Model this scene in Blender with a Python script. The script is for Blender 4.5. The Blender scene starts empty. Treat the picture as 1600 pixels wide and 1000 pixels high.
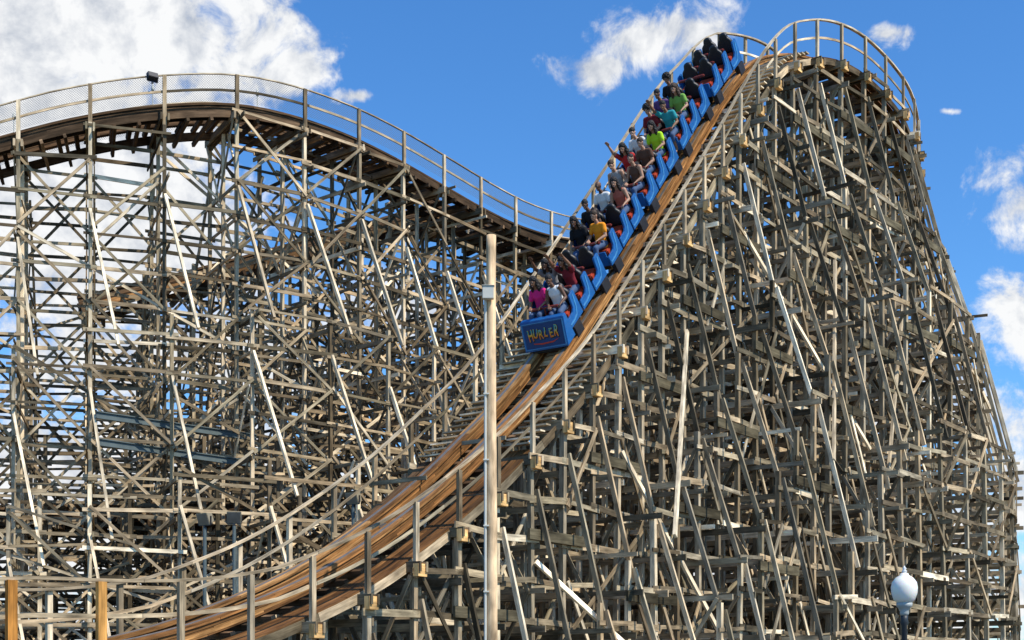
import bpy, bmesh, math, random
from mathutils import Vector, Matrix, noise
random.seed(7)
ZOOM=(1.0,800,500)
V=Vector
scene=bpy.context.scene
COL=scene.collection
F=2200.0; CAMH=1.7; HOR=1080.0
def P(px,py,Y): return V(((px-800)*Y/F, Y, CAMH+(HOR-py)*Y/F))
def proj(p):
    if p.y<1: return None
    return (800+F*p.x/p.y, HOR-F*(p.z-CAMH)/p.y)

# ------------------------------------------------------------ materials
def newmat(name):
    m=bpy.data.materials.new(name); m.use_nodes=True
    nt=m.node_tree; b=nt.nodes['Principled BSDF']; return m,nt,b
def N(nt,t,**k):
    n=nt.nodes.new(t)
    for a,b in k.items(): setattr(n,a,b)
    return n
def math_n(nt,op,a,b=None,c=None,clamp=False):
    n=nt.nodes.new('ShaderNodeMath'); n.operation=op; n.use_clamp=clamp
    for i,v in enumerate((a,b,c)):
        if v is None: continue
        if isinstance(v,(int,float)): n.inputs[i].default_value=v
        else: nt.links.new(v,n.inputs[i])
    return n.outputs[0]
def mixc(nt,f,a,b,mode='MIX'):
    n=nt.nodes.new('ShaderNodeMix'); n.data_type='RGBA'; n.blend_type=mode
    for i,v in ((0,f),(6,a),(7,b)):
        if isinstance(v,(int,float)): n.inputs[i].default_value=v
        elif isinstance(v,tuple): n.inputs[i].default_value=(*v,1) if len(v)==3 else v
        else: nt.links.new(v,n.inputs[i])
    return n.outputs[2]
def wood(name,ca,cb,cc,rough=.85,streak=.7):
    m,nt,b=newmat(name)
    at=N(nt,'ShaderNodeAttribute',attribute_name='tone')
    sep=N(nt,'ShaderNodeSeparateColor'); nt.links.new(at.outputs['Color'],sep.inputs[0])
    uv=N(nt,'ShaderNodeTexCoord')
    mp=N(nt,'ShaderNodeMapping'); mp.inputs['Scale'].default_value=(1.2,22,1); nt.links.new(uv.outputs['UV'],mp.inputs[0])
    n1=N(nt,'ShaderNodeTexNoise'); n1.noise_dimensions='2D'; n1.inputs['Scale'].default_value=1; n1.inputs['Detail'].default_value=3; n1.inputs['Roughness'].default_value=.65
    nt.links.new(mp.outputs[0],n1.inputs['Vector'])
    mp2=N(nt,'ShaderNodeMapping'); mp2.inputs['Scale'].default_value=(1.3,4,1); nt.links.new(uv.outputs['UV'],mp2.inputs[0])
    n2=N(nt,'ShaderNodeTexNoise'); n2.noise_dimensions='2D'; n2.inputs['Scale'].default_value=1; n2.inputs['Detail'].default_value=3
    nt.links.new(mp2.outputs[0],n2.inputs['Vector'])
    c=mixc(nt,sep.outputs[1],ca,cb)
    c=mixc(nt,sep.outputs[2],c,cc)
    f=math_n(nt,'MULTIPLY_ADD',n1.outputs[0],streak*2,1-streak)
    f2=math_n(nt,'MULTIPLY_ADD',n2.outputs[0],2.0,.0)
    f=math_n(nt,'MULTIPLY',f,f2)
    f3=math_n(nt,'MULTIPLY_ADD',sep.outputs[0],1.35,.28)
    f=math_n(nt,'MULTIPLY',f,f3)
    cr=N(nt,'ShaderNodeCombineColor')
    for i in range(3): nt.links.new(f,cr.inputs[i])
    c=mixc(nt,1.0,c,cr.outputs[0],'MULTIPLY')
    nt.links.new(c,b.inputs['Base Color'])
    b.inputs['Roughness'].default_value=rough
    b.inputs['Specular IOR Level'].default_value=.10
    return m
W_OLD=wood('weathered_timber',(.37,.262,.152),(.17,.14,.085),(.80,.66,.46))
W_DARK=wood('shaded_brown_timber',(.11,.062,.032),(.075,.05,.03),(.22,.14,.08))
W_TRK=wood('brown_track_lumber',(.29,.13,.042),(.17,.08,.03),(.50,.30,.12),rough=.6)
W_NEW=wood('new_yellow_pine',(.58,.24,.05),(.52,.22,.05),(.6,.34,.11))
W_POLE=wood('pole_pine',(.86,.59,.34),(.70,.46,.26),(.85,.65,.42),streak=.4)
def plain(name,col,rough=.5,metal=0,var=.12,scale=6,spec=.5,coat=0):
    m,nt,b=newmat(name)
    tc=N(nt,'ShaderNodeTexCoord')
    n1=N(nt,'ShaderNodeTexNoise'); n1.inputs['Scale'].default_value=scale; n1.inputs['Detail'].default_value=3
    nt.links.new(tc.outputs['Object'],n1.inputs['Vector'])
    f=math_n(nt,'MULTIPLY_ADD',n1.outputs[0],var*2,1-var)
    cr=N(nt,'ShaderNodeCombineColor')
    for i in range(3): nt.links.new(f,cr.inputs[i])
    c=mixc(nt,1.0,col,cr.outputs[0],'MULTIPLY')
    nt.links.new(c,b.inputs['Base Color'])
    r=math_n(nt,'MULTIPLY_ADD',n1.outputs[0],.2,max(0,rough-.1)); nt.links.new(r,b.inputs['Roughness'])
    b.inputs['Metallic'].default_value=metal; b.inputs['Specular IOR Level'].default_value=spec
    b.inputs['Coat Weight'].default_value=coat
    return m
STEEL=plain('worn_steel',(.30,.27,.24),.45,.6,.3)
GALV=plain('painted_blue_grey_steel',(.10,.13,.13),.6,.0,.4,3)
BLUE=plain('blue_car_paint',(.010,.11,.34),.38,0,.3,4,coat=.2)
LBLUE=plain('light_blue_trim',(.06,.25,.50),.4,0,.2,4)
NAVY=plain('dark_blue_panel',(.006,.05,.17),.4,0,.15,4)
BLACK=plain('black_vinyl',(.010,.010,.012),.5,0,.3,10)
DARKM=plain('dark_steel',(.03,.03,.035),.5,.3,.3,8)
REDOR=plain('red_orange_vinyl',(.42,.05,.02),.45,0,.15,8)
REDBAR=plain('dark_red_padding',(.22,.03,.015),.5,0,.2,8)
WHITE=plain('white_paint',(.75,.76,.76),.5,0,.08,6)
EYEW=plain('eye_white',(.45,.42,.40),.5,0,.05,6)
GREYB=plain('grey_box',(.60,.58,.50),.6,0,.15,6)
BEIGE=plain('beige_housing',(.34,.29,.20),.6,0,.2,6)
YEL=plain('yellow_letter_edge',(.85,.58,.08),.4,0,.1,20)
MAROON=plain('dark_letter_shadow',(.02,.01,.02),.5,0,.1,20)
BUMP=plain('buff_wheel',(.5,.38,.15),.5,0,.2,6)
def gradmat():
    m,nt,b=newmat('letter_gradient'); tc=N(nt,'ShaderNodeTexCoord'); sp=N(nt,'ShaderNodeSeparateXYZ'); nt.links.new(tc.outputs['Object'],sp.inputs[0])
    f=math_n(nt,'MULTIPLY_ADD',sp.outputs[1],3.6,.5,clamp=True)
    r=N(nt,'ShaderNodeValToRGB'); e=r.color_ramp.elements
    e[0].position=.1; e[0].color=(.75,.05,.02,1); e[1].position=.95; e[1].color=(.03,.36,.38,1)
    k=e.new(.42); k.color=(.85,.20,.02,1); k=e.new(.68); k.color=(.70,.42,.05,1)
    nt.links.new(f,r.inputs[0]); nt.links.new(r.outputs[0],b.inputs['Base Color']); b.inputs['Roughness'].default_value=.45; return m
GRAD=gradmat()
def glassmat():
    m,nt,b=newmat('opal_globe'); b.inputs['Base Color'].default_value=(.90,.86,.76,1); b.inputs['Roughness'].default_value=.4
    b.inputs['Subsurface Weight'].default_value=.3
    return m
OPAL=glassmat()
def meshmat():
    m,nt,b=newmat('wire_mesh')
    b.inputs['Base Color'].default_value=(.13,.13,.13,1); b.inputs['Metallic'].default_value=.2; b.inputs['Roughness'].default_value=.7
    tc=N(nt,'ShaderNodeTexCoord'); sp=N(nt,'ShaderNodeSeparateXYZ'); nt.links.new(tc.outputs['UV'],sp.inputs[0])
    def line(a,sgn):
        s=math_n(nt,'MULTIPLY_ADD',sp.outputs[1],sgn,sp.outputs[0])
        s=math_n(nt,'MULTIPLY',s,1/.08); s=math_n(nt,'FRACT',s)
        return math_n(nt,'LESS_THAN',s,.13)
    l=math_n(nt,'MAXIMUM',line(0,1.0),line(0,-1.0))
    nt.links.new(l,b.inputs['Alpha'])
    return m
MESH=meshmat()

# ------------------------------------------------------------ mesh builder
class MB:
    def __init__(s): s.v=[];s.f=[];s.uv=[];s.c=[]
    def quad(s,idx,uvs,col): s.f.append(idx); s.uv+=uvs; s.c+=[col]*len(idx)
def rtone(pale=.12,green=.3):
    g=random.random()**2 if random.random()>green else random.uniform(.6,1)
    p=0
    if random.random()<pale: p=random.uniform(.5,1)
    else: p=random.uniform(0,.22)
    return (random.random()**1.35,g,p,1)
def addbox(M,c8,L,w,h,col):
    b=len(M.v); M.v+=c8; u=random.uniform(0,50); v=random.uniform(0,50)
    ds=[w,h,w,h]
    for k in range(4):
        k2=(k+1)%4; vv=v+k*.7
        M.quad((b+k,b+k2,b+4+k2,b+4+k),[(u,vv),(u,vv+ds[k]),(u+L,vv+ds[k]),(u+L,vv)],col)
    M.quad((b+3,b+2,b+1,b),[(u,v),(u+w,v),(u+w,v+h),(u,v+h)],col)
    M.quad((b+4,b+5,b+6,b+7),[(u,v),(u+w,v),(u+w,v+h),(u,v+h)],col)
def corners(p0,p1,nrm,w,t):
    d=(p1-p0).normalized(); n=nrm-d*nrm.dot(d)
    if n.length<1e-4: n=V((1,0,0))-d*d.x
    n.normalize(); s=d.cross(n)
    o=[s*(-w/2)-n*(t/2), s*(w/2)-n*(t/2), s*(w/2)+n*(t/2), s*(-w/2)+n*(t/2)]
    return [p0+q for q in o][::-1]+[p1+q for q in o][::-1]
def mkmesh(M,name,mat,origin=V((0,0,0)),smooth=False):
    me=bpy.data.meshes.new(name)
    me.from_pydata([tuple(p-origin) for p in M.v],[],M.f)
    if M.uv:
        ul=me.uv_layers.new(name='UVMap'); ul.data.foreach_set('uv',[x for q in M.uv for x in q])
        ca=me.color_attributes.new('tone','FLOAT_COLOR','CORNER'); ca.data.foreach_set('color',[x for q in M.c for x in q])
    if mat: 
        for m in (mat if isinstance(mat,list) else [mat]): me.materials.append(m)
    if smooth: me.polygons.foreach_set('use_smooth',[True]*len(me.polygons))
    me.update()
    return me
def child(name,me,parent,loc=None,mat4=None):
    o=bpy.data.objects.new(name,me); COL.objects.link(o)
    if parent: o.parent=parent
    if loc is not None: o.location=loc
    if mat4 is not None: o.matrix_local=mat4
    return o
def thing(name,label,cat,loc=V((0,0,0)),group=None,me=None):
    o=bpy.data.objects.new(name,me); COL.objects.link(o); o.location=loc
    o['label']=label; o['category']=cat
    if group:o['group']=group
    return o

class Bag:
    def __init__(s,parent,loc): s.k={}; s.parent=parent; s.loc=loc
    def add(s,kind,p0,p1,nrm,w,t,mat=None,col=None):
        if (p1-p0).length<.15: return
        s.k.setdefault(kind,[]).append((p0,p1,nrm,w,t,mat or W_OLD,col or rtone()))
    def flush(s,limits={}):
        for kind,L in s.k.items():
            lim=limits.get(kind,100)
            def key(m):
                mid=(m[0]+m[1])/2; q=proj(mid)
                inf=q and -50<q[0]<1650 and -50<q[1]<1050
                return -(m[0]-m[1]).length*m[3]/max(mid.y,5)**2*(1 if inf else .001)
            L.sort(key=key)
            for m in L[:lim]:
                mid=(m[0]+m[1])/2; M=MB()
                addbox(M,corners(*m[:5]),(m[0]-m[1]).length,m[3],m[4],m[6])
                child(kind,mkmesh(M,kind,m[5],mid),s.parent,mid-s.loc)
            rest=L[lim:]
            if rest:
                mats=[]; M=MB(); mi=[]
                for m in rest:
                    if m[5] not in mats: mats.append(m[5])
                    addbox(M,corners(*m[:5]),(m[0]-m[1]).length,m[3],m[4],m[6]); mi+=[mats.index(m[5])]*6
                me=mkmesh(M,kind+'s',mats,s.loc); me.polygons.foreach_set('material_index',mi)
                o=child(kind+'s',me,s.parent); o['kind']='stuff'

# ------------------------------------------------------------ paths
import bisect
class Path:
    def __init__(s,pts):
        pts=[V(p) for p in pts]; q=[pts[0]*2-pts[1]]+pts+[pts[-1]*2-pts[-2]]; o=[]
        for i in range(1,len(q)-2):
            a,b,c,d=q[i-1:i+3]
            for k in range(24):
                t=k/24
                o.append(.5*((2*b)+(c-a)*t+(2*a-5*b+4*c-d)*t*t+(3*b-a-3*c+d)*t**3))
        o.append(pts[-1]); 
        for _ in range(6): o=[o[0]]+[(o[i-1]+o[i]*2+o[i+1])/4 for i in range(1,len(o)-1)]+[o[-1]]
        s.p=o; s.s=[0]
        for i in range(1,len(o)): s.s.append(s.s[-1]+(o[i]-o[i-1]).length)
        s.L=s.s[-1]
    def pos(s,x):
        if x<=0: return s.p[0]+(s.p[0]-s.p[1]).normalized()*(-x)
        if x>=s.L: return s.p[-1]+(s.p[-1]-s.p[-2]).normalized()*(x-s.L)
        i=bisect.bisect_right(s.s,x)-1; i=min(i,len(s.p)-2)
        f=(x-s.s[i])/(s.s[i+1]-s.s[i]); return s.p[i].lerp(s.p[i+1],f)
    def fr(s,x):
        c=s.pos(x); t=(s.pos(x+.4)-s.pos(x-.4)).normalized()
        r=V((t.y,-t.x,0)).normalized(); n=r.cross(t); return c,t,r,n
Z3=V((0,0,1))
def sweep(M,path,a0,a1,b0,b1,s0,s1,ds=.6,sec=4.9,vert=False,tone=None,phase=0,gap=.012,bump=None):
    x=s0-phase
    while x<s1:
        e=min(x+sec-gap,s1); st=max(x,s0)
        if e-st>.1:
            n=max(1,int((e-st)/ds)); col=tone() if tone else rtone(); u0=random.uniform(0,50); v0=random.uniform(0,50)
            base=len(M.v)
            for k in range(n+1):
                s=st+(e-st)*k/n; c,t,r,nn=path.fr(s); up=Z3 if vert else nn
                if bump: c=c+Z3*bump(s)
                M.v+=[c+r*a0+up*b0,c+r*a0+up*b1,c+r*a1+up*b1,c+r*a1+up*b0]
            ws=[b1-b0,a1-a0,b1-b0,a1-a0]
            for k in range(n):
                i=base+4*k; u=u0+(e-st)*k/n; u2=u0+(e-st)*(k+1)/n
                for j in range(4):
                    j2=(j+1)%4; vv=v0+j*.7
                    M.quad((i+j,i+j2,i+4+j2,i+4+j),[(u,vv),(u,vv+ws[j]),(u2,vv+ws[j]),(u2,vv)],col)
            M.quad((base+3,base+2,base+1,base),[(u0,v0)]*4,col)
            i=base+4*n; M.quad((i,i+1,i+2,i+3),[(u0,v0)]*4,col)
        x+=sec
def trk_tone(): return (random.uniform(.3,.9),random.random(),random.choice([0,0,.05,.1,.3]),1)
def wlk_tone(): return (random.uniform(.0,.6),random.random(),random.choice([0,0,.05,.1]),1)

def track(path,parent,loc,bag,s0,s1,stations,aL,aR,mat_rail,steps=None,mesh=False,ds=.6,rails=True,newpx=None,rh=1.05,bump=None,strm=None,rw=.065,bumpL=None):
    zero=lambda s:0
    bps={-1:bumpL or bump or zero,1:bump or zero}
    for side in (-1,1):
        M=MB(); c=side*.55
        for k in range(8):
            b1=-.012-.043*k; wi=.17 if k<2 else .12
            sh=random.uniform(-.008,.008)
            sweep(M,path,c-wi+sh,c+wi+sh,b1-.041,b1,s0,s1,ds,tone=trk_tone,phase=(k*1.7)%4.9)
        child('running_rail',mkmesh(M,'running_rail',mat_rail,loc),parent)
        M=MB(); sweep(M,path,c-.05,c+.05,-.011,.002,s0,s1,ds,sec=9)
        child('steel_strap',mkmesh(M,'steel_strap',STEEL,loc),parent)
    x=s0
    while x<s1:
        c,t,r,n=path.fr(x)
        bag.add('cross_tie',c+r*-.95-n*.46,c+r*.95-n*.46,n,.14,.14,W_DARK)
        x+=.62
    for side,a in ((-1,aL),(1,aR)):
        lo,hi=sorted((side*.95,side*(abs(a)-.12)))
        w=(hi-lo)/4
        segs=[(s0,steps[0]),(steps[1],s1)] if steps else [(s0,s1)]
        for (f0,f1) in segs:
            if f1-f0<1: continue
            M=MB()
            for j in range(4): sweep(M,path,lo+w*j+.015,lo+w*(j+1)-.015,-.50,-.46,f0,f1,ds,tone=wlk_tone,phase=j*1.3)
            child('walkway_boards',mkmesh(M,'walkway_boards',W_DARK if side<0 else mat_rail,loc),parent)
        if steps:
            x=steps[0]
            while x<steps[1]:
                c,t,r,n=path.fr(x); q=c-n*.30
                bag.add('walkway_tread',q+r*lo,q+r*hi,Z3,.22,.045,W_OLD,(random.uniform(.2,.9),.1,random.uniform(.3,1),1)); x+=.34
        for aa in (lo,hi-.05):
            M=MB(); sweep(M,path,aa,aa+.05,-.72,-.505,s0,s1,ds)
            child('stringer',mkmesh(M,'stringer',strm or W_OLD,loc),parent)
    if not rails: return
    for side,a in ((-1,aL),(1,aR)):
        A=side*abs(a); bp=bps[side]
        M=MB(); sweep(M,path,A-rw,A+rw,rh-.36,rh-.36+rw,s0,s1,ds,vert=True,tone=lambda:(random.uniform(.2,.7),.2,random.uniform(.1,.7),1),bump=bp)
        child('handrail',mkmesh(M,'handrail',W_OLD,loc),parent)
        M=MB(); sweep(M,path,A-.02,A+.02,.48-.36,.56-.36,s0,s1,ds,vert=True,bump=bp)
        child('middle_rail',mkmesh(M,'middle_rail',W_OLD,loc),parent)
        if mesh:
            M=MB(); n=int((s1-s0)/.6); 
            for k in range(n):
                u,u2=s0+.6*k,s0+.6*(k+1); b=len(M.v)
                for s in (u,u2):
                    c,t,r,nn=path.fr(s); M.v+=[c+r*A+Z3*-.25,c+r*A+Z3*.66]
                M.quad((b,b+1,b+3,b+2),[(u,0),(u,.9),(u2,.9),(u2,0)],(1,1,1,1))
            child('wire_mesh_panel',mkmesh(M,'wire_mesh_panel',MESH,loc),parent)
    for x in stations:
        c,t,r,n=path.fr(x)
        for side,a in ((-1,aL),(1,aR)):
            A=side*(abs(a)+.06); q=c+r*A
            new=newpx and side>0 and proj(q)[0]<newpx
            m,cl=(W_OLD,(random.uniform(.1,.8),random.random()*.4,random.choice([.05,.2,.5]),1))
            if new: m=W_NEW
            bag.add('handrail_post',q+Z3*-1.0,q+Z3*(rh-.36+bps[side](x)),r,.19 if new else .13,.09,m,cl)

def bents(path,bag,stations,lines,lev=1.25,deck=.6,diag=.6,cap=(-1.7,2.0),pale=.12,brk=.85,xbr=.75,longd=.7,sc=1.0,arms=(),passes=1,hw=1.0):
    data=[]
    nl=len(lines)
    for si,x in enumerate(stations):
        c,t,r,n=path.fr(x); h=V((t.x,t.y,0)).normalized(); zt=c.z-deck
        c0=V((c.x,c.y,0)); cols=[]
        for (a,sl,tf) in lines:
            cols.append((a,sl,tf(zt)))
        data.append((c0,r,h,zt,cols,t))
    def pt(d,j,z):
        a,sl,top=d[4][j]; return d[0]+d[1]*(a+sl*(top-z))+Z3*z
    jit=lambda s=.03: random.uniform(-s,s)
    for i,d in enumerate(data):
        c0,r,h,zt,cols,t=d
        if zt<.3: continue
        for off in (-.12,.12):
            bag.add('ledger_beam',c0+r*cap[0]+Z3*(zt-.14)+h*off,c0+r*cap[1]+Z3*(zt-.14)+h*off,h,.24,.07)
        for j in range(nl):
            a,sl,top=cols[j]
            if top<.5: continue
            isr=abs(sl)>.05
            bag.add('raked_post' if isr else 'support_post',pt(d,j,0)+r*jit(.08),pt(d,j,top)+r*jit(.05),h,(.13 if isr else random.uniform(.12,.16))*sc,(.09 if isr else .14)*sc,None,
                    (random.random(),random.random()*(.5 if isr else .9),random.choice([.1,.2,.5,.8]) if isr else random.choice([0,.1,.2,.4,.6]),1))
        for (a0,z0o,a1,z1o) in arms:
            if zt-z1o<0.5: 
                if zt-z0o>1.5:
                    f=(zt-z0o)/(z1o-z0o); bag.add('raked_arm',c0+r*a0+Z3*(zt-z0o)+h*.12,c0+r*(a0+(a1-a0)*f)+h*.12,h,.13,.08,None,rtone(.4))
                continue
            bag.add('raked_arm',c0+r*a0+Z3*(zt-z0o)+h*.12,c0+r*a1+Z3*(zt-z1o)+h*.12,h,.13,.08,None,rtone(.4))
        nz=int(zt/lev)
        order=sorted(range(nl),key=lambda j:cols[j][0]+cols[j][1]*8)
        for k in range(1,nz+1):
            z=k*lev+jit(.08)
            act=[j for j in order if cols[j][2]>z-.2]
            if len(act)<2: continue
            ps=sorted([pt(d,j,z) for j in act],key=lambda q:(q-c0).dot(r))
            o=h*random.choice((-.11,.11))
            if random.random()<.95:
                bag.add('crossbeam',ps[0]-r*(.2+jit(.15))+o,ps[-1]+r*(.3+jit(.25))+o+Z3*jit(.05),h,random.uniform(.10,.17)*sc*hw,.05,None,rtone(pale*1.4))
            if random.random()<.25 and len(ps)>2:
                a_=random.randrange(len(ps)-1); zz=Z3*random.uniform(.3,.9)
                bag.add('crossbeam',ps[a_]-r*.3-o+zz,ps[a_+1]+r*.4-o+zz,h,.11*sc,.05,None,rtone(.3))
            if k%2==0:
                for q in range(len(act)-1):
                    if random.random()>xbr: continue
                    p0,p1=act[q],act[q+1]
                    z0=max(0,z-2*lev)
                    A,B=(p0,p1) if (k//2+q+i)%2 else (p1,p0)
                    if min(cols[A][2],cols[B][2])<z-.2: continue
                    bag.add('diagonal_brace',pt(d,A,z0)-h*.13+Z3*jit(.2),pt(d,B,z)-h*.13,h,.11*sc,.045,None,rtone(pale))
                    if random.random()<.4: bag.add('diagonal_brace',pt(d,B,z0)+h*.13,pt(d,A,z)+h*.13+Z3*jit(.2),h,.11*sc,.045,None,rtone(pale))
        if i+1<len(data):
            e=data[i+1]
            for j in range(nl):
                ra=r*(.10 if cols[j][0]>0 else -.10)
                mt=min(cols[j][2],e[4][j][2])
                kk=int(mt/lev)
                for k in range(1,kk+1):
                    z=k*lev+.2
                    if z>mt+.2: continue
                    if random.random()<brk:
                        a0=pt(d,j,z)+ra; b0=pt(e,j,z)+ra; ex=(b0-a0).normalized()*.22
                        bag.add('horizontal_girt',a0-ex+Z3*jit(.09),b0+ex+Z3*jit(.09),r,random.uniform(.09,.16)*sc*hw,.045,None,rtone(pale))
                    if k%2==0 and random.random()<longd:
                        z0=max(0,z-2*lev); up=(k//4+i//2+j)%2
                        a0=pt(d,j,z0 if up else z)+ra*1.6; b0=pt(e,j,z if up else z0)+ra*1.6
                        bag.add('longitudinal_brace',a0+Z3*jit(.2),b0,r,.11*sc,.045,None,rtone(pale))
                        if random.random()<.3:
                            a0=pt(d,j,z if up else z0)-ra*1.6; b0=pt(e,j,z0 if up else z)-ra*1.6
                            bag.add('longitudinal_brace',a0,b0,r,.11*sc,.045,None,rtone(pale))
    for ps_ in range(passes):
      for j in range(nl):
        for i in range(ps_,len(data)-5,2):
            if random.random()>diag: continue
            d=data[i]; span=random.choice((2,3,4,5)); e=data[min(i+span,len(data)-1)]
            topm=min(d[4][j][2],e[4][j][2])
            if topm<4: continue
            z0=random.uniform(0,topm-3.5); z1=min(topm,z0+span*random.uniform(.7,1.9))
            if random.random()<.5: z0,z1=z1,z0
            ra=d[1]*((.18+.05*ps_) if d[4][j][0]>0 else -.18)
            bag.add('longitudinal_brace',pt(d,j,z0)+ra,pt(e,j,z1)+ra,d[1],random.uniform(.09,.13)*sc,.05,None,rtone(.35))
    return data

# ================================================================= DROP
u=V((.59,.81,0)).normalized()
O=V((.93,41,0))
def dp(s,z): q=O-u*s; return (q.x,q.y,z)
drop_pts=[dp(26,1.9),dp(21,2.1),dp(18,2.35),dp(14.9,2.85),dp(12.3,3.6),dp(9.3,4.8),dp(6.0,6.7),dp(3.35,8.6),(.93,41,11.4),(4.2,45.5,17.4),(7.3,49.7,23.2),(9.2,52.1,25.1),(11.7,55.0,26.0),(14.3,58.6,25.9),(15.8,62,25.7),(16.9,66,25.6),(18.0,70,25.5),(19.4,75,25.3)]
D=Path(drop_pts)
def find_s(path,f):
    return min((f(path.pos(i*.1)),i*.1) for i in range(int(path.L*10)))[1]
sF=find_s(D,lambda p:(p-V((.93,41,11.4))).length)
sStep=find_s(D,lambda p:abs(p.z-8.5)+(0 if p.y<45 else 50))
sTop=find_s(D,lambda p:(p-V((9.2,52.1,25.1))).length)
locD=V((6,46,0))
drop=thing('roller_coaster_drop','tall weathered wooden coaster drop with brown track on timber supports','roller coaster',locD)
bg=Bag(drop,locD)
st=[1.2+1.9*i for i in range(int(D.L/1.9)-1)]
lowb=lambda s:.6*min(1,max(0,(13.5-s)/6))
def smooth(x): x=min(1,max(0,x)); return x*x*(3-2*x)
topb=lambda s:lowb(s)+.75*smooth((s-sTop+3)/3.5)*smooth((sTop+9-s)/4)
track(D,drop,locD,bg,0,D.L,st,2.05,2.0,W_TRK,steps=(sStep,sTop),newpx=215,rh=1.15,bump=lowb,rw=.06,bumpL=topb)
for x in st:
    c,t,r,n=D.fr(x); h=V((t.x,t.y,0)).normalized()
    q=c+r*2.18-Z3*.82
    bg.add('end_block',q-h*.16,q+h*.16,r,.30,.16,W_TRK,(.9,.2,1,1))
lines=[(-1.9,0,lambda z:z),(-.6,0,lambda z:z-.2),(.7,0,lambda z:z-.2),(2.0,0,lambda z:z),
       (3.2,0,lambda z:z-5.0),(4.6,.0,lambda z:z-8.8),(5.9,.02,lambda z:z-14),(-2.0,-.12,lambda z:z-1.2),(-3.4,0,lambda z:z-9)]
bents(D,bg,st,lines,lev=1.1,cap=(-2.1,2.3),pale=.16,diag=.4,brk=.95,xbr=.6,longd=.4,arms=((2.1,.9,3.3,5.6),(3.3,5.2,4.7,9.4),(4.7,9.0,6.1,14.5)),passes=1,hw=1.15)
for i in range(8,len(st)-2):
    c,t,r,n=D.fr(st[i]); z=c.z-1
    h=V((t.x,t.y,0)).normalized(); c0=V((c.x,c.y,0))
    if i%2==0 and z>3:
        for a_,dz in ((2.22,1.7),(3.4,5.6),(4.8,10)):
            if z-dz>1: bg.add('bracing_plank',c0+r*a_-h*.4+Z3*(z-dz),c0+r*a_+h*2.3+Z3*(z-dz),r,.28,.07,W_OLD,(random.uniform(0,.5),1,0,1))
    if z<6 : continue
    if i%3==0:
        z1=z*random.uniform(.5,.95); out=2.15 if z-z1<3.4 else (3.6 if z-z1<9 else 4.9)
        z0=max(0,z1-random.uniform(6,10)); o2=max(out+1.4,4.9)+random.uniform(0,.5)
        sh=random.choice((-5.7,-3.8,3.8,5.7))
        bg.add('buttress_brace',c0+r*out+Z3*z1,c0+r*o2+h*sh+Z3*z0,r,.14,.08,W_OLD,(random.uniform(.4,1),random.random()*.3,random.uniform(.4,1),1))
bg.flush()

# ================================================================= TURNAROUND
tp=[(-200,285,46.5),(-80,248,47.2),(30,217,47.8),(132,192,48.3),(235,176,49),(340,171,50),(425,184,51.2),(512,212,53),(588,247,55),(662,288,57.2),(733,328,59.5),(797,358,61.5),(870,378,64),(960,392,66.5)]
T=Path([P(*q) for q in tp])
locT=V((-8,54,0))
turn=thing('roller_coaster_turnaround','high curved wooden coaster turn with mesh-lined handrail on timber bents','roller coaster',locT)
bt=Bag(turn,locT)
stT=[.4+2.35*i for i in range(int(T.L/2.35))]
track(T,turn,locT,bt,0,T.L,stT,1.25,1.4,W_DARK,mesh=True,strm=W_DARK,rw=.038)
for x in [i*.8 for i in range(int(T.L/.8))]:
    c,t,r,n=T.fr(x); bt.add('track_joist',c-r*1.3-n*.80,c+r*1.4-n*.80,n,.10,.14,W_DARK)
linesT=[(-1.5,0,lambda z:z),(0,0,lambda z:z),(1.45,0,lambda z:z),
        (3.0,0,lambda z:z-7.2),(4.6,0,lambda z:z-12.5),(-3.4,0,lambda z:z-4),(-5.2,0,lambda z:z-6.5),(-7.4,0,lambda z:z-9),(-9.6,0,lambda z:z-12)]
bents(T,bt,stT,linesT,lev=1.2,cap=(-1.6,1.6),pale=.10,diag=.9,longd=.9,sc=.85,arms=((-1.5,1,-5.2,7),),passes=2)
for i in range(0,len(stT)):
    c,t,r,n=T.fr(stT[i]); h=V((t.x,t.y,0)).normalized(); c0=V((c.x,c.y,0)); z=c.z-1
    hs_=.9*abs(h.x)
    for z1,ln,o in ((z-2.2-.8*random.random(),4.8,1.6),(z-8-random.random(),5,3.1),(z-13-random.random(),4,4.7)):
        z0=max(0,z1-ln)
        bt.add('raked_brace',c0+r*o+Z3*z1,c0+r*(o+1.5)+h*hs_*random.uniform(.7,1.3)+Z3*z0,h,.13,.09,W_OLD,(random.uniform(.4,.9),.05,random.uniform(.4,1),1))
        bt.add('crossbeam',c0+r*(o-.3)+Z3*(z0+.1)+h*.1,c0+r*(o+1.8)+Z3*(z0+.1)+h*.1,h,.14,.05)
for py in (648,690):
    a,b=P(150,py,45),P(400,py+36,49)
    for (o,w,tk) in ((0,.18,.03),(.10,.03,.13),(-.10,.03,.13)):
        bt.add('steel_girder',a+Z3*o,b+Z3*o,V((.6,-.8,0)),w,tk,GALV)
bt.flush()

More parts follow.
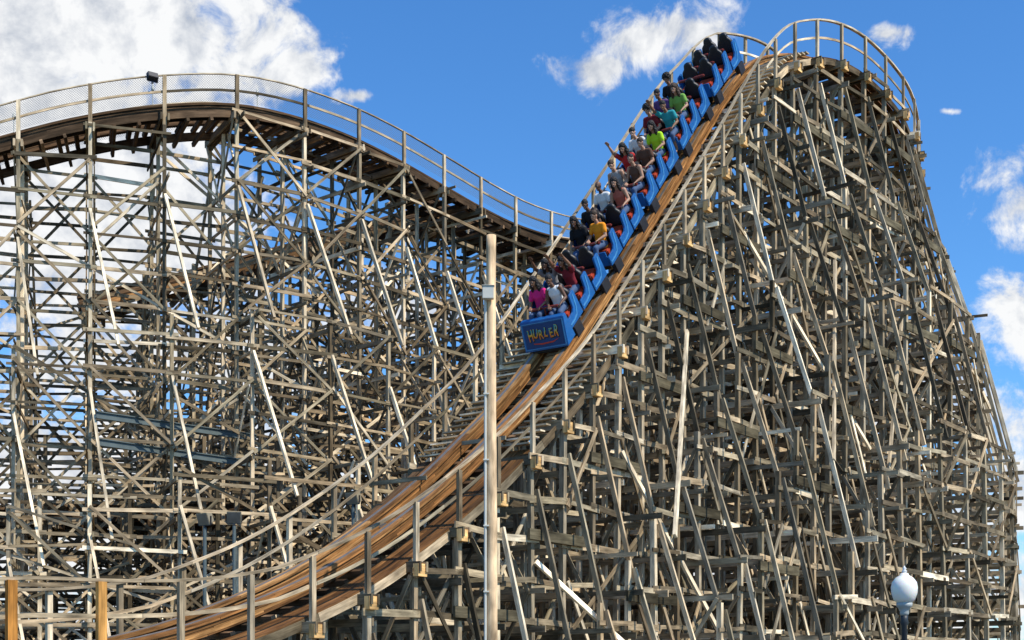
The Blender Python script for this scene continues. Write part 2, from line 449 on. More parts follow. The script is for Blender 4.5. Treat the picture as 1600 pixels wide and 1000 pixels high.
# ================================================================= BACK HILL
bp_=[(120,470,57),(250,438,58),(400,398,60),(540,360,62),(660,330,64),(760,358,66),(860,410,68),(960,470,70)]
B=Path([P(*q) for q in bp_]); locB=V((-5,64,0))
back=thing('roller_coaster_inner_hill','reddish-brown wooden coaster track on timber bents inside the turn','roller coaster',locB)
bb=Bag(back,locB)
stB=[.5+2.4*i for i in range(int(B.L/2.4))]
track(B,back,locB,bb,0,B.L,stB,1.3,1.3,W_DARK,rails=False,strm=W_TRK)
for x in [i*.8 for i in range(int(B.L/.8))]:
    c,t,r,n=B.fr(x); bb.add('track_joist',c-r*1.5-n*.82,c+r*1.6-n*.82,n,.12,.22,W_DARK)
bents(B,bb,stB,[(-1.4,0,lambda z:z),(0,0,lambda z:z),(1.4,0,lambda z:z),(3.2,0,lambda z:z-5),(-3.2,0,lambda z:z-5)],lev=1.3,cap=(-1.5,1.5),pale=.08,sc=.9)
bb.flush({k:40 for k in ('support_post','crossbeam','diagonal_brace','horizontal_girt','longitudinal_brace','track_joist')})
# ================================================================= LOW RUN
lp=[(-260,812,49),(-60,800,49.5),(150,790,50.5),(330,788,52),(480,800,54),(620,815,57)]
Lp=Path([P(*q) for q in lp]); locL=V((-14,51,0))
low=thing('roller_coaster_low_run','low dark brown wooden coaster track passing under the high turn','roller coaster',locL)
bl=Bag(low,locL)
stL=[.5+2.3*i for i in range(int(Lp.L/2.3))]
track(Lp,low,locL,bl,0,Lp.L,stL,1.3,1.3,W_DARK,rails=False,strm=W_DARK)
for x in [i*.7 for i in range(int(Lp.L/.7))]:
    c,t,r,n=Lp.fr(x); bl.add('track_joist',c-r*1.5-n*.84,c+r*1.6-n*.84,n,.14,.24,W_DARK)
bents(Lp,bl,stL,[(-1.4,0,lambda z:z),(0,0,lambda z:z),(1.4,0,lambda z:z),(3.4,0,lambda z:z+2.5),(5.5,0,lambda z:z+.6)],lev=1.3,cap=(-1.5,1.5),pale=.1,sc=.9)
bl.flush()

# ================================================================= helpers for objects
def bm_new(): return bmesh.new()
def bm_mesh(bm,name,mats,smooth=False,bevel=0):
    if bevel:
        bmesh.ops.bevel(bm,geom=[e for e in bm.edges],offset=bevel,segments=2,affect='EDGES',clamp_overlap=True)
    bmesh.ops.recalc_face_normals(bm,faces=bm.faces)
    me=bpy.data.meshes.new(name); bm.to_mesh(me); bm.free()
    for m in (mats if isinstance(mats,list) else [mats]): me.materials.append(m)
    if smooth: me.polygons.foreach_set('use_smooth',[True]*len(me.polygons))
    return me
def bbox(bm,x0,x1,y0,y1,z0,z1):
    bmesh.ops.create_cube(bm,size=1,matrix=Matrix.Translation(((x0+x1)/2,(y0+y1)/2,(z0+z1)/2))@Matrix.Diagonal((x1-x0,y1-y0,z1-z0,1)))
def prism(bm,poly,axis,a0,a1):
    def mk(p,a): return (a,p[0],p[1]) if axis=='x' else ((p[0],a,p[1]) if axis=='y' else (p[0],p[1],a))
    A=[bm.verts.new(mk(p,a0)) for p in poly]; Bv=[bm.verts.new(mk(p,a1)) for p in poly]
    n=len(poly)
    bm.faces.new(A); bm.faces.new(Bv[::-1])
    for i in range(n): bm.faces.new((A[i],Bv[i],Bv[(i+1)%n],A[(i+1)%n]))
def tube(bm,p0,p1,r0,r1,seg=12,caps=True):
    p0,p1=V(p0),V(p1); d=p1-p0
    m=Matrix.Translation((p0+p1)/2)@d.to_track_quat('Z','Y').to_matrix().to_4x4()
    bmesh.ops.create_cone(bm,cap_ends=True,segments=seg,radius1=r0,radius2=r1,depth=d.length,matrix=m)
def ball(bm,c,r,sub=2):
    if isinstance(r,(int,float)): r=(r,r,r)
    bmesh.ops.create_icosphere(bm,subdivisions=sub,radius=1,matrix=Matrix.Translation(c)@Matrix.Diagonal((*r,1)))
def caps(bm,pts):
    for i in range(len(pts)-1):
        (p0,r0),(p1,r1)=pts[i],pts[i+1]; tube(bm,p0,p1,r0,r1,14); ball(bm,p1,r1*1.0)
    ball(bm,pts[0][0],pts[0][1])
def loft(bm,secs,seg=24):
    rings=[]
    for z,rx,ry,y in secs: rings.append([bm.verts.new((rx*math.cos(2*math.pi*k/seg),y+ry*math.sin(2*math.pi*k/seg),z)) for k in range(seg)])
    for a,b in zip(rings,rings[1:]):
        for k in range(seg): bm.faces.new((a[k],a[(k+1)%seg],b[(k+1)%seg],b[k]))
    bm.faces.new(rings[0][::-1]); bm.faces.new(rings[-1])
def lathe(prof,seg=28):
    bm=bm_new(); rings=[]
    for r,z in prof: rings.append([bm.verts.new((r*math.cos(2*math.pi*k/seg),r*math.sin(2*math.pi*k/seg),z)) for k in range(seg)])
    for a,b in zip(rings,rings[1:]):
        for k in range(seg): bm.faces.new((a[k],a[(k+1)%seg],b[(k+1)%seg],b[k]))
    bm.faces.new(rings[0][::-1]); bm.faces.new(rings[-1])
    return bm

# ================================================================= TRAIN CAR
rows=[.97,0,-.97]
def make_body():
    bm=bm_new()
    for side in (-1,1):
        for yc in rows:
            poly=[(yc+.45,.14),(yc+.45,.40),(yc+.42,.44),(yc+.04,.46),(yc-.06,.54),(yc-.11,.86),(yc-.15,.90),(yc-.41,.92),(yc-.44,.88),(yc-.45,.5),(yc-.45,.14)]
            x0,x1=sorted((side*.64,side*.70)); prism(bm,poly,'x',x0,x1)
    for yc in rows: 
        bbox(bm,-.635,.635,yc-.50,yc-.455,.16,.78)
    bbox(bm,-.635,.635,1.36,1.42,.16,.62)
    return bm_mesh(bm,'body',BLUE,bevel=.012)
def make_trim(side):
    bm=bm_new(); x0,x1=sorted((side*.702,side*.712))
    for yc in rows:
        t=[(yc+y,z) for (y,z) in ((.40,.27),(.12,.275),(-.08,.32),(-.20,.50),(-.25,.74),(-.28,.84))]
        b=[(yc+y,z) for (y,z) in ((.40,.23),(.10,.23),(-.10,.27),(-.24,.46),(-.30,.70),(-.33,.83))]
        prism(bm,t+b[::-1],'x',x0,x1)
    return bm_mesh(bm,'side_stripe',LBLUE)
def make_chassis():
    bm=bm_new()
    bbox(bm,-.62,.62,-1.42,1.40,.17,.30); bbox(bm,-.2,.2,-1.62,1.62,.08,.165)
    for y in (-1.1,1.1):
        bbox(bm,-.62,.62,y-.05,y+.05,.05,.14)
        for sx in (-1,1): bbox(bm,*sorted((sx*.60,sx*.74)),y-.22,y+.22,-.22,.135)
    return bm_mesh(bm,'chassis',DARKM,bevel=.01)
def make_wheel():
    bm=bm_new(); tube(bm,(-.045,0,0),(.045,0,0),.13,.13,20); 
    tube(bm,(-.06,0,0),(.06,0,0),.05,.05,12)
    return bm_mesh(bm,'wheel',BUMP)
def make_seatback():
    bm=bm_new()
    pl=[]
    for k in range(13):
        a=math.pi*k/12; pl.append((.15*math.cos(a),.55+.13*math.sin(a)))
    poly=[(-.26,0),(.26,0),(.28,.15),(.28,.30),(.26,.39),(.21,.45),(.165,.49)]+pl+[(-.165,.49),(-.21,.45),(-.26,.39),(-.28,.30),(-.28,.15)]
    def sc_(p,f,y):
        return [(x*f,y,(z-.33)*f+.33) for x,z in p]
    rings=[]
    for f,y in ((.80,-.075),(.93,-.06),(1,-.03),(1,.03),(.93,.06),(.80,.075)):
        rings.append([bm.verts.new(v) for v in sc_(poly,f,y)])
    n=len(poly)
    for a,b in zip(rings,rings[1:]):
        for k in range(n): bm.faces.new((a[k],a[(k+1)%n],b[(k+1)%n],b[k]))
    bm.faces.new(rings[0][::-1]); bm.faces.new(rings[-1])
    return bm_mesh(bm,'seat_back',BLACK,smooth=True)
def make_cushion():
    bm=bm_new(); bbox(bm,-.28,.28,-.24,.24,0,.18); return bm_mesh(bm,'seat_cushion',REDOR,bevel=.035)
def make_bar():
    bm=bm_new(); tube(bm,(-.5,0,0),(.5,0,0),.024,.024,10); tube(bm,(0,0,0),(0,.18,-.42),.025,.025,10)
    for x in (-.3,.3): tube(bm,(x-.17,0,0),(x+.17,0,0),.045,.045,12)
    return bm_mesh(bm,'lap_bar',REDBAR)
ME=dict(body=make_body(),tl=make_trim(-1),tr=make_trim(1),ch=make_chassis(),wh=make_wheel(),sb=make_seatback(),cu=make_cushion(),bar=make_bar())
CARLEN=3.28
def car_matrix(s):
    a=D.pos(s-1.1); b=D.pos(s+1.1); t=(b-a).normalized(); c=(a+b)/2
    r=V((t.y,-t.x,0)).normalized(); n=r.cross(t)
    X=-r; Y=-t; Zv=n
    m=Matrix((X,Y,Zv)).transposed().to_4x4(); m.translation=c+n*.14; return m
def car(s,label,grp):
    o=thing('roller_coaster_car',label,'roller coaster car',group=grp); o.matrix_world=car_matrix(s); 
    b=child('body',ME['body'],o); child('side_stripe',ME['tl'],b); child('side_stripe',ME['tr'],b)
    child('chassis',ME['ch'],o)
    for y in (-1.1,1.1):
        for x in (-.55,.55): child('wheel',ME['wh'],o,V((x,y,.0-.01)))
    for yc in rows:
        for x in (-.31,.31):
            q=child('seat_back',ME['sb'],o); q.matrix_local=Matrix.Translation((x,yc-.33,.54))@Matrix.Rotation(math.radians(8),4,'X')
            child('seat_cushion',ME['cu'],o,V((x,yc-.03,.36)))
        child('lap_bar',ME['bar'],o,V((0,yc+.24,.86)))
    return o
def fontmesh(ch,off):
    cu=bpy.data.curves.new('f','FONT'); cu.body=ch; cu.size=1; cu.align_x='CENTER'; cu.align_y='CENTER'; cu.offset=off; cu.extrude=.02
    ob=bpy.data.objects.new('f',cu); COL.objects.link(ob)
    bpy.context.view_layer.update()
    me=bpy.data.meshes.new_from_object(ob.evaluated_get(bpy.context.evaluated_depsgraph_get()))
    bpy.data.objects.remove(ob); return me
cars=[]
sFront=sF+.7
for k in range(5):
    s=sFront+CARLEN/2+k*CARLEN
    lab=['blue front coaster car with lettered nose panel and riders','blue coaster car with riders holding lap bars','blue coaster car full of riders','blue coaster car with riders near the crest','blue coaster car with empty black seats'][k]
    cars.append(car(s,lab,'cars of the coaster train'))
c0=cars[0]
yb,zb_,yt,zt_=2.00,-.04,1.62,.74
bm=bm_new(); prism(bm,[(1.44,zb_),(yb,zb_),(yt,zt_),(1.44,zt_)],'x',-.76,.76)
nose=child('nose_panel',bm_mesh(bm,'nose_panel',BLUE,bevel=.015),c0)
tilt=math.atan2(yb-yt,zt_-zb_)
nrm=V((0,math.cos(tilt),math.sin(tilt)))
upv=V((0,-math.sin(tilt),math.cos(tilt)))
nm=Matrix((V((-1,0,0)),upv,nrm)).transposed().to_4x4(); nm.translation=V((0,(yb+yt)/2,(zb_+zt_)/2))+nrm*.002
HH=.41
def panelmesh(name,mat,fn):
    bm=bm_new(); fn(bm); me=bm_mesh(bm,name,mat); q=child(name,me,nose); q.matrix_local=nm; return q
panelmesh('panel_inset',NAVY,lambda bm: bbox(bm,-.66,.66,-HH+.08,HH-.08,-.01,.010))
def border(bm):
    bbox(bm,-.72,.72,HH-.055,HH-.03,-.01,.016); bbox(bm,-.72,.72,-HH+.03,-HH+.055,-.01,.016)
    bbox(bm,-.72,-.695,-HH+.057,HH-.057,-.01,.016); bbox(bm,.695,.72,-HH+.057,HH-.057,-.01,.016)
panelmesh('panel_border',LBLUE,border)
def swish(bm):
    pts=[(-.40,-.20),(-.10,-.225),(.30,-.21),(.50,-.15),(.30,-.245),(-.10,-.265),(-.38,-.225)]
    prism(bm,pts,'z',.010,.020)
panelmesh('panel_underline',plain('red_underline',(.65,.05,.02),.4),swish)
word='HURLER'
for mat,dx,dy,dz,off,nm_ in ((MAROON,.012,-.016,.014,.05,'lettering_shadow'),(YEL,0,0,.022,.020,'lettering_edge'),(GRAD,0,0,.032,-.002,'lettering')):
    bm=bm_new()
    for i,ch in enumerate(word):
        me=fontmesh(ch,off); tmp=bmesh.new(); tmp.from_mesh(me)
        h=.46 if i in (0,5) else .37
        m=Matrix.Translation((-.45+.18*i+dx,.03+dy+(.025 if i%2 else -.015),dz))@Matrix.Rotation(math.radians([6,-5,4,-6,5,-7][i]),4,'Z')@Matrix.Diagonal((.25,h,.2,1))
        tmp.transform(m); mm=bpy.data.meshes.new('t'); tmp.to_mesh(mm); bm.from_mesh(mm); tmp.free()
    me=bm_mesh(bm,nm_,mat); q=child(nm_,me,nose); q.matrix_local=nm
bm=bm_new(); bbox(bm,-.62,.62,1.40,1.86,-.20,-.045); tube(bm,(-.5,1.9,-.12),(.5,1.9,-.12),.06,.06,14)
child('bumper',bm_mesh(bm,'bumper',DARKM,bevel=.0),c0)

# ================================================================= PEOPLE
def evalmods(bm,vox,smooth=3):
    me=bpy.data.meshes.new('tmp'); bm.to_mesh(me); bm.free()
    ob=bpy.data.objects.new('tmp',me); COL.objects.link(ob)
    r=ob.modifiers.new('r','REMESH'); r.mode='VOXEL'; r.voxel_size=vox
    s=ob.modifiers.new('s','SMOOTH'); s.iterations=smooth; s.factor=.5
    bpy.context.view_layer.update()
    out=bpy.data.meshes.new_from_object(ob.evaluated_get(bpy.context.evaluated_depsgraph_get()))
    bpy.data.objects.remove(ob); out.polygons.foreach_set('use_smooth',[True]*len(out.polygons)); return out
def arms_(pose,s):
    sh=V((s*.175,-.05,.53))
    if pose=='bar': return sh,V((s*.25,.06,.29)),V((s*.17,.26,.27))
    if pose=='up': return sh,V((s*.27,.06,.76)),V((s*.24,.12,1.00))
    return (sh,V((s*.27,.06,.76)),V((s*.30,.10,1.00))) if s>0 else (sh,V((s*.25,.06,.29)),V((s*.17,.26,.27)))
def make_body_mesh(pose):
    bm=bm_new()
    for s in (-1,1):
        sh,el,wr=arms_(pose,s)
        caps(bm,[(V((s*.05,-.05,.54)),.06),(sh,.062),(sh.lerp(el,.5),.05),(el,.043),(el.lerp(wr,.35),.042),(wr,.028)])
        d=(wr-el).normalized()
        ax=V((s,0,0)) if d.z>.5 else V((s*.95,0,.3))
        ax=(ax-d*ax.dot(d)).normalized(); pn=d.cross(ax).normalized()
        for k in (-1,0,1): caps(bm,[(wr+ax*.012*k,.018),(wr+d*.085+ax*.026*k,.015)])
        curl=pn if pn.y>0 else -pn
        if d.z<=.5: curl=V((0,0,-1))
        for k,(o,ln) in enumerate(((-.033,.062),(-.011,.078),(.012,.072),(.034,.055))):
            b0=wr+d*.085+ax*o; sp=d+ax*o*4; sp.normalize()
            if d.z>.5: caps(bm,[(b0,.0115),(b0+sp*ln*.55,.0105),(b0+sp*ln+curl*.012,.009)])
            else: caps(bm,[(b0,.0115),(b0+sp*ln*.45+curl*.01,.0105),(b0+sp*ln*.6+curl*.045,.0095)])
        b0=wr+d*.03-ax*.022
        caps(bm,[(b0,.014),(b0+d*.03-ax*.03,.0115),(b0+d*.06-ax*.04+curl*.01,.010)])
        caps(bm,[(V((s*.09,0,.07)),.095),(V((s*.11,.22,.10)),.082),(V((s*.12,.42,.11)),.058),(V((s*.12,.45,-.08)),.055),(V((s*.12,.47,-.28)),.038),(V((s*.12,.60,-.31)),.03)])
    loft(bm,[(-.02,.12,.08,0),(.04,.16,.11,0),(.14,.155,.105,-.01),(.24,.135,.095,-.02),(.33,.142,.10,-.03),(.42,.155,.11,-.04),(.50,.15,.10,-.05),(.56,.12,.08,-.05),(.60,.07,.06,-.05)])
    caps(bm,[(V((0,-.05,.56)),.062),(V((0,-.03,.68)),.05)])
    ball(bm,(0,-.015,.81),(.074,.092,.105),3); ball(bm,(0,.02,.755),(.055,.062,.055),3); ball(bm,(0,-.03,.83),(.078,.085,.09),3)
    caps(bm,[(V((0,.075,.825)),.012),(V((0,.098,.79)),.016)]); ball(bm,(0,.078,.785),(.024,.014,.012))
    ball(bm,(0,.072,.742),(.026,.014,.012)); ball(bm,(0,.068,.714),(.022,.018,.016))
    for s in (-1,1): ball(bm,(s*.078,-.01,.80),(.012,.022,.032)); ball(bm,(s*.03,.068,.845),(.024,.014,.008))
    return evalmods(bm,.0085,2)
def make_shirt(pose,sleeve=True):
    bm=bm_new()
    for s in (-1,1):
        sh,el,wr=arms_(pose,s)
        if sleeve: caps(bm,[(V((s*.05,-.05,.545)),.066),(sh,.075),(sh.lerp(el,.35),.07),(sh.lerp(el,.6),.07)])
        else: caps(bm,[(V((s*.08,-.05,.545)),.05),(V((s*.13,-.05,.55)),.058)])
    loft(bm,[(-.03,.178,.125,0),(.04,.182,.13,0),(.14,.168,.118,-.01),(.24,.152,.108,-.02),(.33,.158,.113,-.03),(.42,.172,.124,-.035),(.50,.165,.112,-.05),(.56,.13,.088,-.05),(.60,.075,.066,-.05)])
    me=evalmods(bm,.012,4)
    for v in me.vertices:
        k=noise.noise(v.co*9+V((pose=='up',0,0)))*.010+noise.noise(v.co*V((14,14,5)))*.006
        v.co+=v.normal*k
    return me
def make_pants():
    bm=bm_new()
    for s in (-1,1): caps(bm,[(V((s*.09,0,.07)),.105),(V((s*.11,.22,.10)),.095),(V((s*.12,.42,.11)),.075),(V((s*.12,.45,-.02)),.07)])
    ball(bm,(0,0,.05),(.18,.125,.09),3)
    return evalmods(bm,.014,2)
def make_hair(kind):
    bm=bm_new()
    def nb(c,r,k=.10):
        b2=bmesh.new(); ball(b2,(0,0,0),(1,1,1),4)
        for v in b2.verts:
            nv=noise.noise(v.co*3.1+V(c)*9)+.6*noise.noise(v.co*7+V(c)*5); v.co*=1+k*nv*2
            v.co=V((v.co.x*r[0],v.co.y*r[1],v.co.z*r[2]))+V(c)
        m=bpy.data.meshes.new('x'); b2.to_mesh(m); b2.free(); bm.from_mesh(m)
    if kind=='short': nb((0,-.036,.860),(.088,.095,.088),.07)
    if kind=='crop': nb((0,-.034,.852),(.082,.088,.078),.02)
    if kind=='afro': nb((0,-.05,.87),(.125,.115,.115),.14)
    if kind=='long':
        nb((0,-.038,.865),(.096,.100,.09),.09)
        for s in (-1,1): 
            nb((s*.080,-.04,.75),(.040,.058,.14),.22); nb((s*.095,-.02,.62),(.042,.05,.11),.3)
        nb((0,-.10,.70),(.10,.045,.18),.2)
    if kind=='bun': nb((0,-.036,.862),(.090,.097,.09),.06); nb((0,-.10,.94),(.045,.045,.045),.1)
    return evalmods(bm,.009,1)
def make_eyes():
    bm=bm_new()
    for s in (-1,1): ball(bm,(s*.030,.066,.825),(.013,.011,.007),2)
    n=len(bm.faces)
    for s in (-1,1): ball(bm,(s*.030,.074,.825),(.008,.006,.0072),2)
    bm.faces.ensure_lookup_table()
    for f in bm.faces[n:]: f.material_index=1
    return bm_mesh(bm,'eyes',[EYEW,BLACK],True)
def make_mouth():
    bm=bm_new(); ball(bm,(0,.079,.733),(.026,.010,.014),2); n=len(bm.faces)
    ball(bm,(0,.084,.738),(.017,.008,.004),2); bm.faces.ensure_lookup_table()
    for f in bm.faces[n:]: f.material_index=1
    return bm_mesh(bm,'mouth',[plain('lip',(.16,.02,.02),.4),WHITE],True)
BODY={p:make_body_mesh(p) for p in ('bar','up','mix')}
SH={(p,t):make_shirt(p,t) for p in ('bar','up','mix') for t in (True,False)}
PANTS=make_pants(); HAIR={k:make_hair(k) for k in ('short','crop','afro','long','bun')}
EYES=make_eyes(); MOUTH=make_mouth()
for m in list(BODY.values())+list(SH.values())+[PANTS]+list(HAIR.values()):
    m.materials.clear(); m.materials.append(None)
SK=[plain('skin_deep',(.15,.07,.038),.5,0,.06,30),plain('skin_brown',(.26,.125,.065),.5,0,.06,30),plain('skin_tan',(.44,.24,.15),.5,0,.06,30),plain('skin_light',(.60,.36,.25),.5,0,.06,30)]
HB=plain('black_hair',(.012,.009,.008),.7,0,.5,60); HBR=plain('brown_hair',(.05,.028,.015),.7,0,.4,60)
DEN=plain('denim',(.05,.09,.18),.8,0,.2,40)
_c={}
def cloth(c):
    if c not in _c: _c[c]=plain('fabric',c,.85,0,.12,25,.2)
    return _c[c]
def setm(o,m): o.material_slots[0].link='OBJECT'; o.material_slots[0].material=m
def person(row,side,pose,skin,hair,hc,shirt,sleeve,label,yaw=0,lean=0):
    c=cars[row//3]; yc=rows[row%3]
    x=.31 if side=='L' else -.31
    m=c.matrix_world@Matrix.Translation((x,yc-.08,.56))@Matrix.Rotation(math.radians(yaw),4,'Z')@Matrix.Rotation(math.radians(lean),4,'X')@Matrix.Scale(1.18,4)
    o=bpy.data.objects.new('person',BODY[pose]); COL.objects.link(o); o.matrix_world=m
    o['label']=label; o['category']='person'; o['group']='riders on the coaster train'
    setm(o,SK[skin])
    q=child('shirt',SH[(pose,sleeve)],o); setm(q,cloth(shirt))
    q=child('trousers',PANTS,o); setm(q,DEN)
    if hair: q=child('hair',HAIR[hair],o); setm(q,hc)
    child('eyes',EYES,o); child('mouth',MOUTH,o)
PINK=(.75,.03,.22);WH=(.75,.75,.75);ORG=(.85,.30,.02);BLK=(.015,.015,.018);RED=(.5,.03,.03);GRN=(.45,.75,.03);TEAL=(.03,.30,.33);GRY=(.25,.25,.27);BRN=(.12,.06,.04);MAR=(.2,.02,.03);PUR=(.12,.06,.2)
bpy.context.view_layer.update()
ppl=[(0,'L','bar',1,'long',HB,PINK,True,'rider in bright pink top with long dark hair holding lap bar',0,8),
(0,'R','bar',0,'short',HB,WH,False,'rider in white sleeveless top holding lap bar',10,2),
(1,'L','up',0,'long',HB,GRY,True,'rider with both arms raised in grey shirt',0,4),
(1,'R','up',1,'long',HB,MAR,True,'rider in maroon shirt with arms raised',-8,0),
(3,'L','bar',0,'long',HB,BLK,True,'long-haired rider in black shirt holding lap bar',7,4),
(3,'R','bar',2,'bun',HBR,ORG,True,'rider in bright orange top holding lap bar',-10,12),
(4,'L','bar',0,'short',HB,BLK,True,'rider in black t-shirt holding lap bar',3,2),
(5,'L','bar',0,None,HB,WH,True,'bald rider in white t-shirt',-4,8),
(5,'R','bar',2,'long',HB,(.45,.12,.08),False,'rider in rust sleeveless top with long dark hair',8,6),
(6,'L','bar',2,'short',HBR,(.35,.33,.32),False,'rider in light grey sleeveless shirt',9,0),
(6,'R','bar',2,'crop',HB,BRN,False,'rider in brown sleeveless shirt leaning back',-8,9),
(7,'L','mix',2,'long',HB,RED,True,'rider in red shirt with one arm raised',4,2),
(7,'R','bar',2,'short',HBR,BRN,True,'rider in dark brown shirt',-5,6),
(8,'L','bar',3,'short',HB,WH,True,'rider in white shirt holding lap bar',8,0),
(8,'R','bar',2,'long',HB,GRN,True,'rider in neon green top',-4,8),
(9,'L','bar',2,'afro',HB,MAR,True,'rider in dark red shirt with curly hair',0,4),
(9,'R','mix',1,'short',HB,TEAL,True,'rider in teal shirt with one arm raised',6,2),
(10,'L','bar',1,'short',HB,PUR,True,'rider in dark purple shirt',-6,4),
(10,'R','bar',2,'long',HBR,(.2,.4,.08),True,'rider in green top',4,8),
(11,'L','bar',1,'afro',HB,BLK,True,'rider in black shirt with curly hair',0,4)]
for a in ppl: person(*a)

# ================================================================= UTILITY POLE
pY=30.0; pX=(768-800)*pY/F; ptop=CAMH+(HOR-368)*pY/F
pole=thing('utility_pole','tall tan wooden utility pole with pale conduit and junction box','utility pole',V((pX,pY,0)))
bm=bm_new(); seg=24; nz=40; rings=[]
for k in range(nz+1):
    z=ptop*k/nz; rr=.122-.02*k/nz
    rings.append([bm.verts.new(((rr+.006*noise.noise(V((math.cos(a)*2,math.sin(a)*2,z))))*math.cos(a)+.012*math.sin(z*.5),rr*math.sin(a),z)) for a in [2*math.pi*j/seg for j in range(seg)]])
for a,b in zip(rings,rings[1:]):
    for k in range(seg): bm.faces.new((a[k],a[(k+1)%seg],b[(k+1)%seg],b[k]))
bm.faces.new(rings[-1]); 
uvl=bm.loops.layers.uv.new('UVMap'); cl=bm.loops.layers.float_color.new('tone')
for f in bm.faces:
    for l in f.loops:
        l[uvl].uv=(l.vert.co.z,math.atan2(l.vert.co.y,l.vert.co.x)*.12+3); l[cl]=(.5,.2,.1,1)
child('shaft',bm_mesh(bm,'shaft',W_POLE,True),pole)
zb=CAMH+(HOR-462)*pY/F
bm=bm_new(); tube(bm,(-.13,-.09,0),(-.13,-.09,zb-.1),.03,.03,14)
for z in [1+1.4*i for i in range(6)]: bbox(bm,-.17,-.05,-.14,-.05,z,z+.03)
child('conduit',bm_mesh(bm,'conduit',GREYB),pole)
bm=bm_new(); bbox(bm,-.19,.05,-.28,-.135,zb-.13,zb+.13); bbox(bm,-.205,.065,-.30,-.13,zb+.132,zb+.15)
child('junction_box',bm_mesh(bm,'junction_box',GREYB,bevel=.008),pole)

# ================================================================= STREET LAMP
lY=23.0; lX=(1413-800)*lY/F; gz=CAMH+(HOR-918)*lY/F
lamp=thing('street_lamp','dark post lamp with white acorn globe','street lamp',V((lX,lY,0)))
child('lamp_post',bm_mesh(lathe([(.2,0),(.2,.15),(.15,.2),(.13,.6),(.09,.7),(.06,.8),(.045,gz-.62),(.07,gz-.58),(.055,gz-.52),(.06,gz-.46)]),'lamp_post',plain('painted_lamp_post',(.03,.035,.04),.5,.2,.2,8),True),lamp)
child('lamp_collar',bm_mesh(lathe([(.06,gz-.459),(.075,gz-.42),(.07,gz-.38),(.10,gz-.33),(.125,gz-.31),(.13,gz-.25)]),'lamp_collar',plain('pale_grey_collar',(.40,.42,.40),.5,.1,.2,8),True),lamp)
child('lamp_globe',bm_mesh(lathe([(.12,gz-.249),(.17,gz-.2),(.205,gz-.10),(.215,gz+.0),(.195,gz+.09),(.14,gz+.16),(.075,gz+.20),(.065,gz+.23),(.02,gz+.245)]),'lamp_globe',OPAL,True),lamp)
child('finial',bm_mesh(lathe([(.035,gz+.246),(.045,gz+.27),(.02,gz+.29),(.035,gz+.31),(.012,gz+.34),(.002,gz+.36)]),'finial',WHITE,True),lamp)

# ================================================================= FLOODLIGHTS / RODS
def flood(p,yaw,mat,label,sc=1):
    o=thing('floodlight',label,'floodlight',p,'floodlights fixed to the coaster'); o.rotation_euler=(0,0,yaw); o.scale=(sc,)*3
    bm=bm_new(); prism(bm,[(-.10,-.16),(.18,-.22),(.18,.22),(-.10,.12)],'x',-.24,.24)
    h=child('housing',bm_mesh(bm,'housing',mat,bevel=.015),o,V((0,-.05,.36))); h.rotation_euler=(math.radians(-25),0,0)
    bm=bm_new(); bbox(bm,-.21,.21,.181,.19,-.18,.18); child('lens',bm_mesh(bm,'lens',STEEL),h)
    bm=bm_new(); bbox(bm,-.04,.04,-.04,.04,0,.08); bbox(bm,-.27,-.25,-.03,.03,.1,.4); bbox(bm,.25,.27,-.03,.03,.1,.4); bbox(bm,-.25,.25,-.03,.03,.08,.1)
    child('bracket',bm_mesh(bm,'bracket',DARKM),o)
cS=T.fr(find_s(T,lambda p:abs(proj(p)[0]-228)))
flood(cS[0]+cS[2]*1.56+Z3*.40,.6,DARKM,'black floodlight on the coaster handrail',.72)
for px,py,Y in ((320,825,38.5),(366,822,39),(552,792,40)):
    flood(P(px,py,Y),random.uniform(2.6,3.6),BEIGE,'beige floodlight box beside the low track',.8)
    q=P(px,py,Y); bm=bm_new(); tube(bm,(0,0,0),(0,0,q.z),.05,.05,10)
    o=thing('floodlight_mast','slim steel mast carrying a floodlight','mast',V((q.x,q.y,0)),'floodlight masts',bm_mesh(bm,'mast',GALV))
for px in (18,248,432):
    c=T.fr(find_s(T,lambda p:abs(proj(p)[0]-px))); q=c[0]-c[2]*1.25+Z3*.73
    o=thing('lightning_rod','short grey rod standing on the coaster handrail','lightning rod',q,'rods on the handrail')
    bm=bm_new(); tube(bm,(0,0,0),(0,0,.5),.02,.02,8); child('rod',bm_mesh(bm,'rod',GREYB),o)
    child('tip',bm_mesh(lathe([(.05,.5),(.06,.56),(.04,.68),(.01,.78)],12),'tip',GREYB,True),o)

